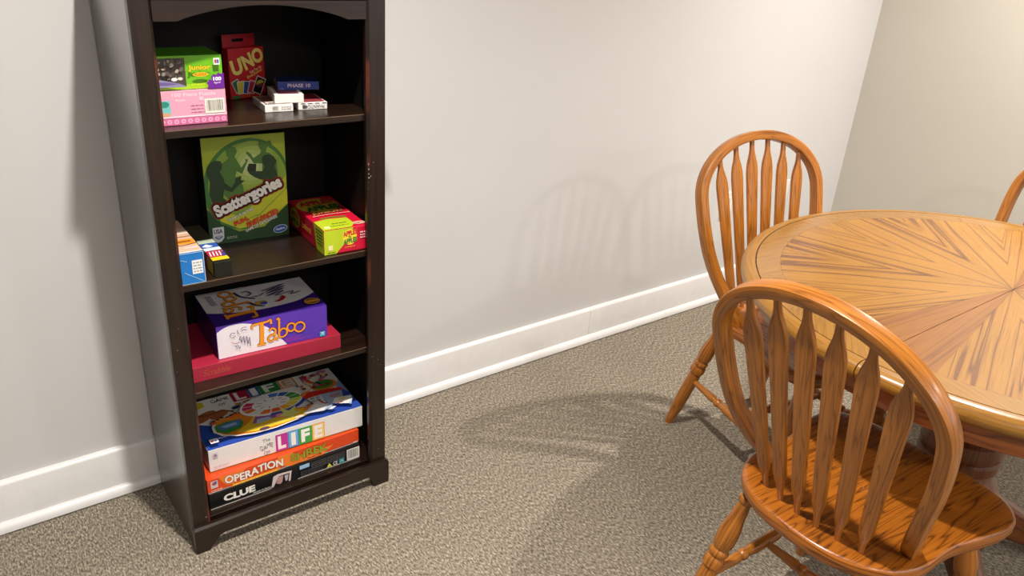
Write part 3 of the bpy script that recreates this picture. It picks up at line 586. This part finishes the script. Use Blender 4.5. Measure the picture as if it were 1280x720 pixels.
# --- apples game
t, (f, p, l) = carton('card_game_box', .646, -.299, .6882, -3, .112, .235, .062, 'cf1538', 'red and lime green card game box lying right of the tall green box', faces=('front', 'top', 'left'), bev=.0025)
LIME = 'b9cf2a'; RED = 'd2193c'
f.poly([(.05, .1), (3.0, .1), (5.0, 2.2), (6.4, 4.0), (7.4, 6.1), (.05, 6.1)], LIME)
f.ell(6.45, 3.75, 1.75, 1.95, 'f2dc3a'); f.text('APPLES', (6.5, 4.75, 3.4, 1.3), 'd4222a', .04, 8, .1, 'f6e05a', .03); f.text('to', (6.4, 3.85, .7, .5), '3a2a1c', .02); f.text('APPLES', (6.5, 2.85, 3.4, 1.25), '2f7a34', .04, 8, .1, 'f6e05a', .03)
f.text('JUNIOR', (6.4, 1.3, 2.6, .6), 'e8a03a', .01, 0); f.rect(1.0, 1.1, 2.1, 2.4, 'e9e4a0'); blocklines(f, .8, .4, 2.8, .8, 1, '5a6a1c', 2); blocklines(f, 9.0, 3.0, 11.2, 5.0, 3, 'f0c8cc', 6, .5)
f.build(t)
p.poly([(.05, .05), (7.0, .05), (8.5, 2.2), (8.4, 6.4), (3.5, 7.0), (.05, 6.2)], LIME); p.stroke([(2.2, 7.6), (5.2, 7.9), (8.6, 7.4)], .7, '6a8a24')
blocklines(p, 2.4, 1.6, 7.2, 2.3, 1, '4a5a14', 3, .5); blocklines(p, 3.4, 3.0, 7.0, 3.8, 1, '4a5a14', 5, .5); p.rect(.7, .8, 2.3, 2.2, 'e9e4a0')
p.ell(9.7, 1.9, 1.6, 1.0, 'e8b8a0'); p.text('AGE 9+', (9.7, 1.9, 2.4, .8), '9a1020', .02)
p.ell(5.2, 16.8, 5.2, 5.2, 'c8a82c'); p.text('APPLES', (5.4, 19.0, 8.6, 3.2), 'b81c28', .05, 4, .1, 'd9c24a', .02); p.text('APPLES', (5.8, 14.8, 8.6, 3.2), '1f5a24', .05, 4, .1, 'd9c24a', .02); p.text('to', (5.4, 16.9, 1.4, .9), '3a2a1c', .02)
p.text('JUNIOR!', (5.4, 11.1, 8.0, 2.0), 'e08a4a', .02, 3, outline='7a0f1c', ow=.04); p.stroke([(1.0, 9.2), (5, 9.6), (10.6, 9.4)], .35, 'f4b0a0')
p.build(t)
l.poly([(17.5+1.5, .1), (19.6, .1), (23.4, .1), (23.4, 6.1), (17.3, 6.1)], LIME)
for k in range(5): l.stroke([(18.6+.2*k, 5.2-k*.8), (22.8, 5.3-k*.8)], .28, '3a4a14', up=(k == 0))
l.begin('logo'); l.ell(5.0, 3.4, 3.4, 2.5, 'd8c232'); l.end(); l.text('APPLES', (5.0, 4.3, 5.0, 1.4), 'b81c28', .04); l.text('APPLES', (5.0, 2.5, 5.0, 1.4), '2f6a2c', .04); l.text('Juniors!', (12.6, 3.2, 6.4, 2.2), 'f0b83a', .03)
l.build(t)
# --- blue tissue-like box and narrow box
t, (f, p, r_) = carton('card_game_box', .310, -.310, .6882, -1.8, .060, .20, .071, '1f78c8', 'bright blue box with white label, left of the long narrow box', faces=('front', 'top', 'right'))
f.rect(3.45, 2.2, 5.6, 5.3, 'eceff2'); blocklines(f, 3.7, 2.5, 5.4, 5.1, 4, '8a9098', 3, .35); f.stroke([(.3, 6.1), (2.5, 5.2)], .1, 'a8d4f0'); f.stroke([(1.8, 2.8), (5.6, .25)], .1, 'a8d4f0'); f.stroke([(.1, .1), (5.9, .1), (5.9, 7.0), (.1, 7.0)], .14, 'c9dcec', True, True)
f.build(t); p.rect(.05, .05, 5.95, 19.9, 'd9b49a'); p.poly([(.1, 5.0), (5.9, 4.8), (5.9, 7.8), (.1, 8.1)], 'e0952c'); p.rect(.9, 6.0, 5.2, 6.9, '9a5a1c'); p.stroke([(.1, 4.9), (3, 4.2), (5.9, 4.9)], .35, '7a4a2a'); p.rect(2.9, 2.2, 5.6, 2.9, 'd9cfd8'); p.rect(.1, 9, 5.9, 9.6, 'a87a5a'); p.rect(.1, 10.6, 5.9, 14.4, 'e6cdb8'); p.rect(.1, .05, 5.9, .45, 'e8eef4'); p.build(t)
r_.rect(.05, .05, 19.9, 7.0, 'c9d0d6'); r_.build(t)
t, (p, l) = carton('card_game_box', .391, -.305, .6882, -1.8, .038, .235, .036, '15170f', 'long narrow black-ended box lying beside the bright blue box', faces=('top', 'left'))
p.rect(.1, 1.0, 3.7, 2.9, 'e8c41c'); p.rect(.1, 3.0, 3.7, 6.6, 'b01f3c'); [p.stroke([(.5+k*.7, 3.4), (.8+k*.7, 6.0)], .3, 'ead8dc', up=(k == 0)) for k in range(5)]
p.poly([(2.6, 2.9), (3.7, 2.9), (3.7, 6.4)], '3a3a8a'); p.rect(.1, 6.7, 3.7, 8.4, 'd2e4ea'); p.rect(.1, 8.5, 3.7, 11.0, '2f5ab4'); p.poly([(.2, 9.4), (1.4, 10.6), (2.6, 9.2), (1.4, 8.6)], 'e9eef4'); p.rect(.1, 11.1, 3.7, 13.4, 'b9c8b4'); p.rect(.1, 13.5, 3.7, 23.3, '4a4a34'); p.build(t)
l.rect(18.5, .1, 22.6, 3.4, 'a88c1c'); l.rect(15, .1, 18.4, 3.4, '7a1a2c'); l.build(t)
# --- puzzle boxes, top shelf
t, (f,) = carton('puzzle_box', .303, -.275, 1.0162, -.3, .152, .13, .067, 'dd9cb4', 'pink puzzle box at the left end of the top shelf, lower of two', 'puzzle box', faces=('front',))
f.rect(.05, .05, 15.15, 6.65, 'dfa0b8'); f.text('100 Piece Puzzle', (9.0, 5.95, 8.4, .7), 'f2d0dc', .01); f.text('Puzzle', (6.4, 4.9, 1.9, .5), 'f4d8e2', .01)
f.rect(2.7, 1.9, 4.3, 4.9, '74c0c4'); f.ell(3.2, 4.2, .9, .6, '2c8a78'); f.poly([(2.7, 1.9), (4.2, 1.9), (4.1, 2.5), (2.7, 2.6)], 'd9a07a'); f.ell(10.3, 5.0, .45, .45, 'f0c0d0', 0, 8)
blocklines(f, 8.2, 2.2, 10.6, 4.2, 3, 'b86a84', 5, .2); barcode(f, 10.9, 2.0, 14.8, 4.9, seed=8, bg='e9e6da'); f.rect(.1, 1.55, 15.1, 1.85, 'f2d6e0'); f.rect(.1, .1, 15.1, 1.45, 'd06a98')
for k in range(11): f.ell(1.2+k*1.32, .78, .5, .5, 'f0a8c8', 0, 6, up=(k == 0))
for k in range(11): f.ell(1.2+k*1.32, .78, .2, .2, 'd06a98', 0, 6, up=(k == 0))
f.build(t)
t, (f,) = carton('puzzle_box', .303, -.267, 1.0836, -.5, .152, .10, .065, '5aa81e', 'lime green junior puzzle box stacked on the pink puzzle box', 'puzzle box', faces=('front',))
f.rect(.05, .05, 15.15, 6.45, '6cb81c'); f.poly([(.1, .1), (15.1, .1), (15.1, 1.4), (8, 1.0), (.1, 2.0)], '9cc81c')
f.rect(.3, .7, 8.0, 6.1, '4a4238'); rnd = random.Random(5)
for k in range(60): f.ell(rnd.uniform(.8, 7.5), rnd.uniform(2.2, 5.8), rnd.uniform(.15, .5), rnd.uniform(.15, .4), rnd.choice(['8a8278', '3a322c', 'a89c90', '5a524a', 'c8c0b8', '6a5f55']), rnd.uniform(0, 90), 7)
f.poly([(.3, .7), (8.0, .7), (6.4, 1.4), (3, 2.2), (.3, 2.4)], '8a84a8'); f.poly([(.3, 1.3), (4, 1.1), (6.6, 1.3), (4, 1.7), (.3, 1.9)], '6a5a98'); f.ell(5.6, 2.2, .6, .35, 'e6e2ea', 0, 10); f.ell(6.7, 2.3, .5, .3, 'd6d0c8', 0, 10)
f.text('Junior', (10.5, 4.2, 4.3, 1.25), 'f2c41c', .03, 0, 0, '2f6a14', .03); f.ell(10.65, 2.95, 1.5, .42, 'f0b020'); f.text('PUZZLE', (10.65, 2.95, 2.2, .4), '8a4a10', .01); f.rect(13.3, 4.7, 14.5, 6.0, 'e6e6ea'); f.rect(13.5, 5.0, 13.9, 5.7, 'c03a40'); f.rect(13.95, 5.0, 14.35, 5.7, '3a60b0')
f.poly([(11.8, .1), (11.9, .9), (11.5, 1.2), (12.0, 1.5), (12.1, 1.9), (12.7, 1.8), (12.6, 2.5), (13.1, 2.9), (13.6, 2.7), (14.0, 3.2), (14.5, 2.9), (15.1, 3.1), (15.1, .1)], '6a1f94'); f.text('100', (13.75, 2.0, 1.6, .75), 'f4ecf8', .05); f.text('Ages 6+', (13.7, 1.2, 1.4, .45), 'e4d4ee', .03); blocklines(f, 8.7, .9, 11.6, 1.3, 1, 'c8d82c', 4, .5)
f.build(t)
# --- uno
t, (f,) = carton('card_game_box', .529, -.086, 1.0162, 14, .093, .022, .112, 'b3141c', 'red hanging card box standing upright at the back of the top shelf', faces=('front',))
b = MB(); pts = [(0, 0), (.083, 0), (.083, .0265), (.079, .0285), (.004, .0285), (0, .0265)]
hole = [(.024, .011), (.054, .011), (.054, .014), (.046, .014), (.043, .018), (.037, .018), (.034, .014), (.024, .014)]
for s_, e_ in ((0, .0008),):
    for (x0, x1, z0, z1) in ((0, .083, 0, .011), (0, .024, .011, .018), (.054, .083, .011, .018), (0, .083, .018, .0275)):
        b.box(x0, x1, .018, .0190, .112+z0, .112+z1)
b.build('hang_tab', paint('a3121c', .35), t)
f.rect(.05, .05, 9.25, 11.15, 'b5161e'); f.text('U', (2.0, 7.1, 2.9, 3.6), 'e6c86a', .05, 14, .0, '7a0a10', .03); f.text('N', (4.9, 8.2, 2.7, 3.4), 'e6c86a', .05, 22, 0, '7a0a10', .03); f.text('O', (7.5, 9.3, 3.0, 3.4), 'e6c86a', .05, 20, 0, '7a0a10', .03)
f.text('Fast Fun for', (6.9, 6.3, 3.4, .75), 'e8c09a', .02, 22); f.text('Everyone!', (6.5, 5.3, 4.2, .9), 'e8b050', .03, 22, 0, '7a0a10', .03)
for cx, cy, rot, c in ((1.7, 2.9, 24, '2c6a3c'), (2.7, 2.5, 4, 'c8b43a'), (4.2, 2.4, -8, '24468c'), (5.5, 2.4, -18, 'a8283a'), (7.4, 2.6, -26, '1c1618')):
    sz = 1.35 if c == '1c1618' else 1.0
    def card(h, v, col):
        r = math.radians(rot); f.poly([(cx+sz*(x*math.cos(r)-y*math.sin(r)), cy+sz*(x*math.sin(r)+y*math.cos(r))) for x, y in ((-h, -v), (h, -v), (h, v), (-h, v))], col)
    card(.95, 1.45, 'd8cccc'); card(.8, 1.3, c)
f.ell(7.7, 3.0, 1.0, .8, 'b8b03a', 10, 16, 0, 180); f.ell(7.7, 3.0, 1.0, .8, '8a2c4a', 10, 16, 180, 360)
f.rect(.2, .2, 2.4, .8, '1f6a3c'); f.rect(2.4, .2, 5.6, .8, 'b8381c')
f.build(t)
# --- card decks
def deck(x, y, z, ang, W, D, H, label):
    return carton('playing_card_box', x, y, z, ang, W, D, H, 'e9e6e2', label, 'card box', faces=('front', 'top'), bev=.0012)
t, (f, p) = deck(.552, -.230, 1.0162, -5.2, .062, .095, .016, 'white card box with barcode on its end, lower left in the small stack')
barcode(f, 1.5, .25, 3.0, 1.35, seed=3, bg='e4e0da'); blocklines(f, 3.6, .4, 5.8, 1.3, 2, '9a9694', 4, .4); p.rect(.4, .5, 5.8, 9.0, '6a4a42'); p.rect(.7, .9, 5.5, 3.0, 'd8cfc8'); p.rect(1.2, 1.2, 3.2, 1.9, '2c2420'); f.build(t); p.build(t)
t, (f, p) = deck(.627, -.232, 1.0162, -5.5, .066, .09, .016, 'white card box with red top, lower right in the small stack')
f.text('PHANTOM', (3.6, .65, 4.6, .75), '3a3638', .01, 180); f.rect(.9, .3, 1.7, 1.1, '4a4648'); [f.rect(.6+k*1.6, 1.3, 1.6+k*1.6, 1.5, '3a3638', False) for k in range(4)]
p.rect(.4, .5, 6.2, 8.6, '8f1f2c'); [p.stroke([(.7+k*.55, 1.0), (.7+k*.55, 3.6)], .18, 'b86a70', up=(k == 0)) for k in range(10)]; f.build(t); p.build(t)
t, (f, p) = deck(.578, -.221, 1.0326, -12, .063, .095, .019, 'plain white card box with maroon window resting across two card boxes')
p.rect(.9, .6, 5.4, 8.9, '7a2a38'); p.rect(.2, 8.0, 6.1, 9.3, '9a5a60'); f.build(t) if f.m.v else None; p.build(t)
t, (f, p) = carton('playing_card_box', .603, -.178, 1.0520, -15, .091, .062, .018, '1c2c6c', 'dark blue card box lying on top of the plain white card box', 'card box', faces=('front', 'top'))
f.rect(.05, .05, 9.05, 1.75, '22388c'); f.text('PHASE 10', (4.7, .95, 5.0, .8), 'd8c8d8', .02, outline='5a2a6a', ow=.03); f.poly([(.1, .1), (1.6, .1), (1.0, .5)], '5a74c0'); p.rect(2.9, .4, 6.2, 1.0, '8a8a9a'); f.build(t); p.build(t)

# ------------------------------------------------------------------ chairs
SH = .445; RK = .316; HL, HT, WM, WB, U0, FW = .499, .160, .220, .155, -.156, .063
def hoop_path(n=26):
    pts = []
    for i in range(n):
        s = -.012+(HL-HT+.012)*i/n; t_ = max(0, s)/(HL-HT); pts.append((WB+(WM-WB)*math.sin(t_*PI/2), s))
    for i in range(n): a = PI/2*i/n; pts.append((WM*math.cos(a), HL-HT+HT*math.sin(a)))
    def P(wd, s): return Vector((U0-s*math.sin(RK)+FW*max(0, 1-max(s, 0)/.2)**2, wd, SH+s*math.cos(RK)))
    left = [P(a, s) for a, s in pts]; return left+[P(0, HL)]+[P(-a, s) for a, s in pts[::-1]]
def make_chair():
    root = thing('dining_chair', (0, 0, 0))
    # seat: outline with waist, saddle top, rounded edge
    half = [(-.240, 0), (-.238, .045), (-.228, .09), (-.205, .135), (-.17, .170), (-.13, .188), (-.09, .192), (-.045, .190), (0, .193), (.04, .202), (.09, .214), (.135, .220), (.175, .215), (.207, .192), (.226, .155), (.234, .10), (.236, .05), (.234, 0)]
    def cr(pts, m=3):
        out = []; P = [pts[0]]+pts+[pts[-1]]
        for i in range(1, len(P)-2):
            for k in range(m):
                t_ = k/m; a, b_, c, d = P[i-1], P[i], P[i+1], P[i+2]
                out.append(tuple(.5*((2*b_[j])+(-a[j]+c[j])*t_+(2*a[j]-5*b_[j]+4*c[j]-d[j])*t_*t_+(-a[j]+3*b_[j]-3*c[j]+d[j])*t_**3) for j in (0, 1)))
        return out
    h = cr(half); out = h+[(half[-1][0], 0)]+[(a, -b_) for a, b_ in h[::-1][:-1]]
    N_ = len(out); b = MB()
    def zt(u, v, k):
        r = k; dip = .012*max(0, 1-(r)**2)*(1 if u < .18 else .6); return SH-dip
    rings = [(.02, None, 0), (.25, None, 0), (.5, None, 0), (.72, None, 0), (.88, None, 0), (.965, 0, 0), (.99, -.0025, 0), (1.0, -.008, 0), (1.0, -.024, 0), (.985, -.031, 0), (.95, -.034, 0)]
    cu = -.0
    for k, dz, _ in rings:
        for (u, v) in out:
            z = zt(u, v, k) if dz is None else SH+dz
            b.v.append((u*k, v*k, z))
    for i in range(len(rings)-1):
        for j in range(N_):
            j2 = (j+1) % N_; q = (i*N_+j, (i+1)*N_+j, (i+1)*N_+j2, i*N_+j2)
            b.face(q, [(b.v[x][0], b.v[x][1]+b.v[x][2]) for x in q] if i < 6 else [((j if x in q[:2] else j+1)*.012, b.v[x][2]) for x in q])
    b.face([j for j in range(N_)][::1], [(b.v[j][0], b.v[j][1]+b.v[j][2]) for j in range(N_)])
    e = (len(rings)-1)*N_; b.face([e+j for j in range(N_)][::-1])
    b.build('seat', OAKSEAT, root, smooth=True, angle=50)
    # bow
    P = hoop_path(); nrm = Vector((math.cos(RK), 0, math.sin(RK))); fr = []
    for i in range(len(P)):
        t_ = (P[min(i+1, len(P)-1)]-P[max(i-1, 0)]).normalized(); m_ = (nrm-t_*nrm.dot(t_)).normalized(); fr.append((t_.cross(m_), m_))
    b = MB(); sweep(b, P, fr, [rr_section(.026, .030, .0028, 2)]*len(P)); b.build('bow', OAK, root, smooth=True, angle=40)
    # arrow spindles
    for k in range(6):
        s_ = (k-2.5); vb = s_*.0425; ub = -.186+.0022*s_*s_
        vt = s_*.0605; ht = HT*math.sqrt(max(0, 1-(vt/WM)**2)); st = HL-HT+ht-.010
        p0 = Vector((ub, vb, SH-.012)); p1 = Vector((U0-st*math.sin(RK), vt, SH+st*math.cos(RK)))
        d = (p1-p0); Lg = d.length; d.normalize(); wdir = Vector((0, 1, 0)); wdir = (wdir-d*wdir.dot(d)).normalized(); tdir = d.cross(wdir)
        keys = [(0, .010, .010), (.07, .012, .011), (.10, .016, .012), (.145, .0255, .012), (.30, .0285, .011), (.6, .0345, .0105), (.80, .0385, .0105), (.84, .0365, .0105), (.87, .031, .011), (.92, .0185, .0115), (.945, .0145, .0115), (1, .013, .0115)]
        path = []; sec = []
        for i, (q, wd, th) in enumerate(keys): path.append(p0+d*Lg*q+tdir*0); sec.append(rr_section(wd, th, min(.0024 if .1 < q < .9 else .0045, th*.42), 2))
        b = MB(); sweep(b, path, [(wdir, tdir)]*len(path), sec); b.build('spindle', OAK, root, smooth=True, angle=32)
    # legs and stretchers
    LP = smoothprof([(0, .011), (.07, .0125), (.085, .0175), (.105, .0175), (.12, .0135), (.17, .0155), (.30, .0225), (.36, .0215), (.385, .0175), (.40, .0215), (.415, .0215), (.43, .018), (.45, .0225), (.485, .0225), (.50, .0175), (.52, .0185), (.62, .0195), (.82, .0185), (.95, .0145), (1.0, .0115)])
    tops = [(-.165, .135), (-.165, -.135), (.150, .145), (.150, -.145)]; feet = [(-.281, .178), (-.281, -.178), (.215, .205), (.215, -.205)]
    def lp(i, t_): a, c = tops[i], feet[i]; return Vector((a[0]+(c[0]-a[0])*t_, a[1]+(c[1]-a[1])*t_, SH-.022+(.0-(SH-.022))*t_))
    for i in range(4):
        b = MB(); lathe_between(b, lp(i, 0), lp(i, 1), LP, 20); b.build('leg', OAK, root, smooth=True, angle=35)
    SP = smoothprof([(0, .0075), (.12, .010), (.26, .0125), (.285, .009), (.30, .0135), (.32, .0135), (.335, .010), (.42, .014), (.58, .014), (.665, .010), (.68, .0135), (.70, .0135), (.715, .009), (.74, .0125), (.88, .010), (1, .0075)])
    mids = []
    for i, j in ((0, 2), (1, 3)):
        a, c = lp(i, .57), lp(j, .60); b = MB(); lathe_between(b, a, c, SP, 14); b.build('stretcher', OAK, root, smooth=True, angle=35); mids.append((a+c)/2)
    b = MB(); lathe_between(b, mids[0], mids[1], SP, 14); b.build('stretcher', OAK, root, smooth=True, angle=35)
    return root
def copy_tree(o, parent=None):
    c = o.copy(); COL.objects.link(c); c.parent = parent
    for ch in list(o.children): copy_tree(ch, c)
    return c
chair = make_chair()
POS = [(1.317, -1.350, -.05, 'oak bow-back chair in the foreground, its back towards the camera'),
       (1.821, -.864, -1.748, 'oak bow-back chair between the table and the long grey wall, six spindles in full view'),
       (2.40, -1.13, -3.34, 'oak bow-back chair beyond the table, partly seen at the right edge')]
for i, (x, y, r, lab) in enumerate(POS):
    c = chair if i == 0 else copy_tree(chair)
    c.location = (x, y, 0); c.rotation_euler = (0, 0, r); tag(c, lab, 'chair', 'oak chairs around the table')

# ------------------------------------------------------------------ table
TX, TY, TA, TB, TZ = 1.840, -1.324, .593, .549, .740
SEAM = -1.311; BXc, BYc = 1.872, SEAM
tb = thing('dining_table', (TX, TY, 0), 0, 'round golden oak pedestal table with sunburst veneer top', 'table')
def el(deg, k=1.0, add=0.0):
    t_ = math.radians(deg); return ((TA*k+add)*math.cos(t_), (TB*k+add)*math.sin(t_))
KB = .90
# dark core under the veneers shows in the joints
def disc(name, k, add, z0, z1, m, n=72):
    b = MB()
    for z in (z0, z1):
        for i in range(n): x, y = el(360*i/n, k, add); b.v.append((x, y, z))
    b.face([n+i for i in range(n)]); b.face(list(range(n))[::-1])
    for i in range(n): b.face((i, (i+1) % n, n+(i+1) % n, n+i))
    return b.build(name, m, tb)
disc('top_core', 1.0, .012, TZ-.030, TZ-.0022, paint('3a2210', .6))
# sunburst wedges (seam between the two halves runs along x)
cx, cy = BXc-TX, BYc-TY
angs = [0, 14, 27, 59, 92, 125, 155, 169, 180, 190, 207, 238, 270, 301, 332, 346, 360]
def rayhit(a, k):
    t_ = math.radians(a); dx, dy = math.cos(t_), math.sin(t_); A = (dx/(TA*k))**2+(dy/(TB*k))**2; B = 2*(cx*dx/(TA*k)**2+cy*dy/(TB*k)**2); C = (cx/(TA*k))**2+(cy/(TB*k))**2-1
    r = (-B+math.sqrt(B*B-4*A*C))/2/A; return cx+dx*r, cy+dy*r
def slab(name, pts, m, gx, gy, z0=TZ-.0025, z1=TZ, ang=None, vk=1.0):
    b = MB(); n = len(pts); ca, sa = math.cos(ang), math.sin(ang)
    for z in (z0, z1): b.v += [(p[0], p[1], z) for p in pts]
    uv = [((p[0]-gx)*ca+(p[1]-gy)*sa, (-(p[0]-gx)*sa+(p[1]-gy)*ca)*vk) for p in pts]
    b.face([n+i for i in range(n)], uv); b.face(list(range(n))[::-1], uv[::-1])
    for i in range(n): j = (i+1) % n; b.face((i, j, n+j, n+i), [uv[i], uv[j], uv[j], uv[i]])
    return b.build(name, m, tb)
for a0, a1 in zip(angs, angs[1:]):
    g = math.radians((a0+a1)/2); off = .0003; ox, oy = off*math.cos(g), off*math.sin(g)
    sg = .0007 if (a0 in (0, 180) or a1 in (180, 360)) else 0
    up_ = 1 if a1 <= 180 else -1
    pts = [(cx+ox, cy+oy+sg*up_)]
    n = 8
    for i in range(n+1):
        x, y = rayhit(a0+(a1-a0)*i/n, KB)
        if sg: y = max(y, cy+sg) if up_ > 0 else min(y, cy-sg)
        pts.append((x+ox*.3, y+oy*.3))
    WI = angs.index(a0); slab('veneer_wedge', pts, OAKTOP2 if a0 in (0, 169, 180, 346) else OAKTOP, cx, cy, ang=g, vk=(1 if WI % 2 else -1)*math.tan(math.radians(15))/math.tan(math.radians((a1-a0)/2)))
# crossbanded border
bands = [0, 39, 92, 140, 178.7, 219, 270, 319, 360]
for a0, a1 in zip(bands, bands[1:]):
    n = 14; pts = [el(a0+.06+(a1-a0-.12)*i/n, KB+.0008) for i in range(n+1)]+[el(a1-.06-(a1-a0-.12)*i/n, .9975) for i in range(n+1)]
    slab('border_piece', pts, OAKBAND, 0, 0, ang=math.radians((a0+a1)/2+(90 if a1 in (39, 319+41, 270) else 55)))
# rounded rim in two halves
RP = [(.0, -.004), (.0, 0), (.014, 0), (.021, -.0025), (.027, -.008), (.030, -.016), (.029, -.024), (.024, -.031), (.016, -.0345), (.0, -.035)]
for a0, a1 in ((-1.3+.12, 178.7-.12), (178.7+.12, 358.7-.12)):
    b = MB(); n = 64; m_ = len(RP); per = [0]
    for q, r in zip(RP, RP[1:]): per.append(per[-1]+math.hypot(r[0]-q[0], r[1]-q[1]))
    for i in range(n+1):
        a = a0+(a1-a0)*i/n
        for o_, dz in RP: x, y = el(a, 1.0, .0016+o_); b.v.append((x, y, TZ+dz))
    for i in range(n):
        for k in range(m_-1):
            u0, u1 = i*.03, (i+1)*.03
            b.face((i*m_+k, (i+1)*m_+k, (i+1)*m_+k+1, i*m_+k+1), [(u0, per[k]), (u1, per[k]), (u1, per[k+1]), (u0, per[k+1])])
    b.face([k for k in range(m_)]); b.face([n*m_+k for k in range(m_)][::-1])
    b.build('rim', OAKRIM, tb, smooth=True, angle=40)
# apron
b = MB(); n = 96; prof = [(-.010, -.0355), (-.010, -.045), (-.014, -.050), (-.014, -.082), (-.019, -.090), (-.036, -.090), (-.036, -.0355)]
m_ = len(prof)
for i in range(n):
    for o_, dz in prof: x, y = el(360*i/n, 1.0, o_); b.v.append((x, y, TZ+dz))
for i in range(n):
    i2 = (i+1) % n
    for k in range(m_):
        k2 = (k+1) % m_; b.face((i*m_+k, i2*m_+k, i2*m_+k2, i*m_+k2), [(i*.037, k*.012), ((i+1)*.037, k*.012), ((i+1)*.037, k*.012+.012), (i*.037, k*.012+.012)])
b.build('apron', OAKAPRON, tb, smooth=True, angle=35)
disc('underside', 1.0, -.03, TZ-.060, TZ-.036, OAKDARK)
# turned pedestal
ZK = [(.68, .17), (.655, .17), (.65, .15), (.63, .10), (.60, .075), (.57, .070), (.555, .085), (.54, .085), (.525, .072), (.48, .078), (.43, .090), (.385, .094), (.372, .088), (.366, .094), (.33, .097), (.318, .089), (.312, .095), (.288, .094), (.278, .084), (.262, .088), (.24, .104), (.20, .122), (.16, .128), (.085, .128)]
KEY = [((.68-z)/(.68-.085), r) for z, r in ZK]
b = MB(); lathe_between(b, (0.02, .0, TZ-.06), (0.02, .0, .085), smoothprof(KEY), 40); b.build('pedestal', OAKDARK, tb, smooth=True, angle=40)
for k in range(4):
    a = math.radians(90*k+45); b = MB(); pth = []; sec = []
    for i in range(11):
        s_ = i/10; r = .05+.26*s_; z = .17-.12*s_**.8+ (.012*math.sin(PI*s_)); pth.append(Vector((.02+r*math.cos(a), r*math.sin(a), z))); sec.append(rr_section(.062-.012*s_, (.13-.075*s_), .012))
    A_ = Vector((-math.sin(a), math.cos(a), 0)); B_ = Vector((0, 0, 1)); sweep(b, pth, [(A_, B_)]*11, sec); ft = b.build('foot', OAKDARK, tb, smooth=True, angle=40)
    g = MB(); lathe_between(g, (.02+.29*math.cos(a), .29*math.sin(a), .03), (.02+.29*math.cos(a), .29*math.sin(a), 0), [(0, .02), (.8, .02), (1, .017)], 14); g.build('foot_pad', paint('2a2420', .6), ft)
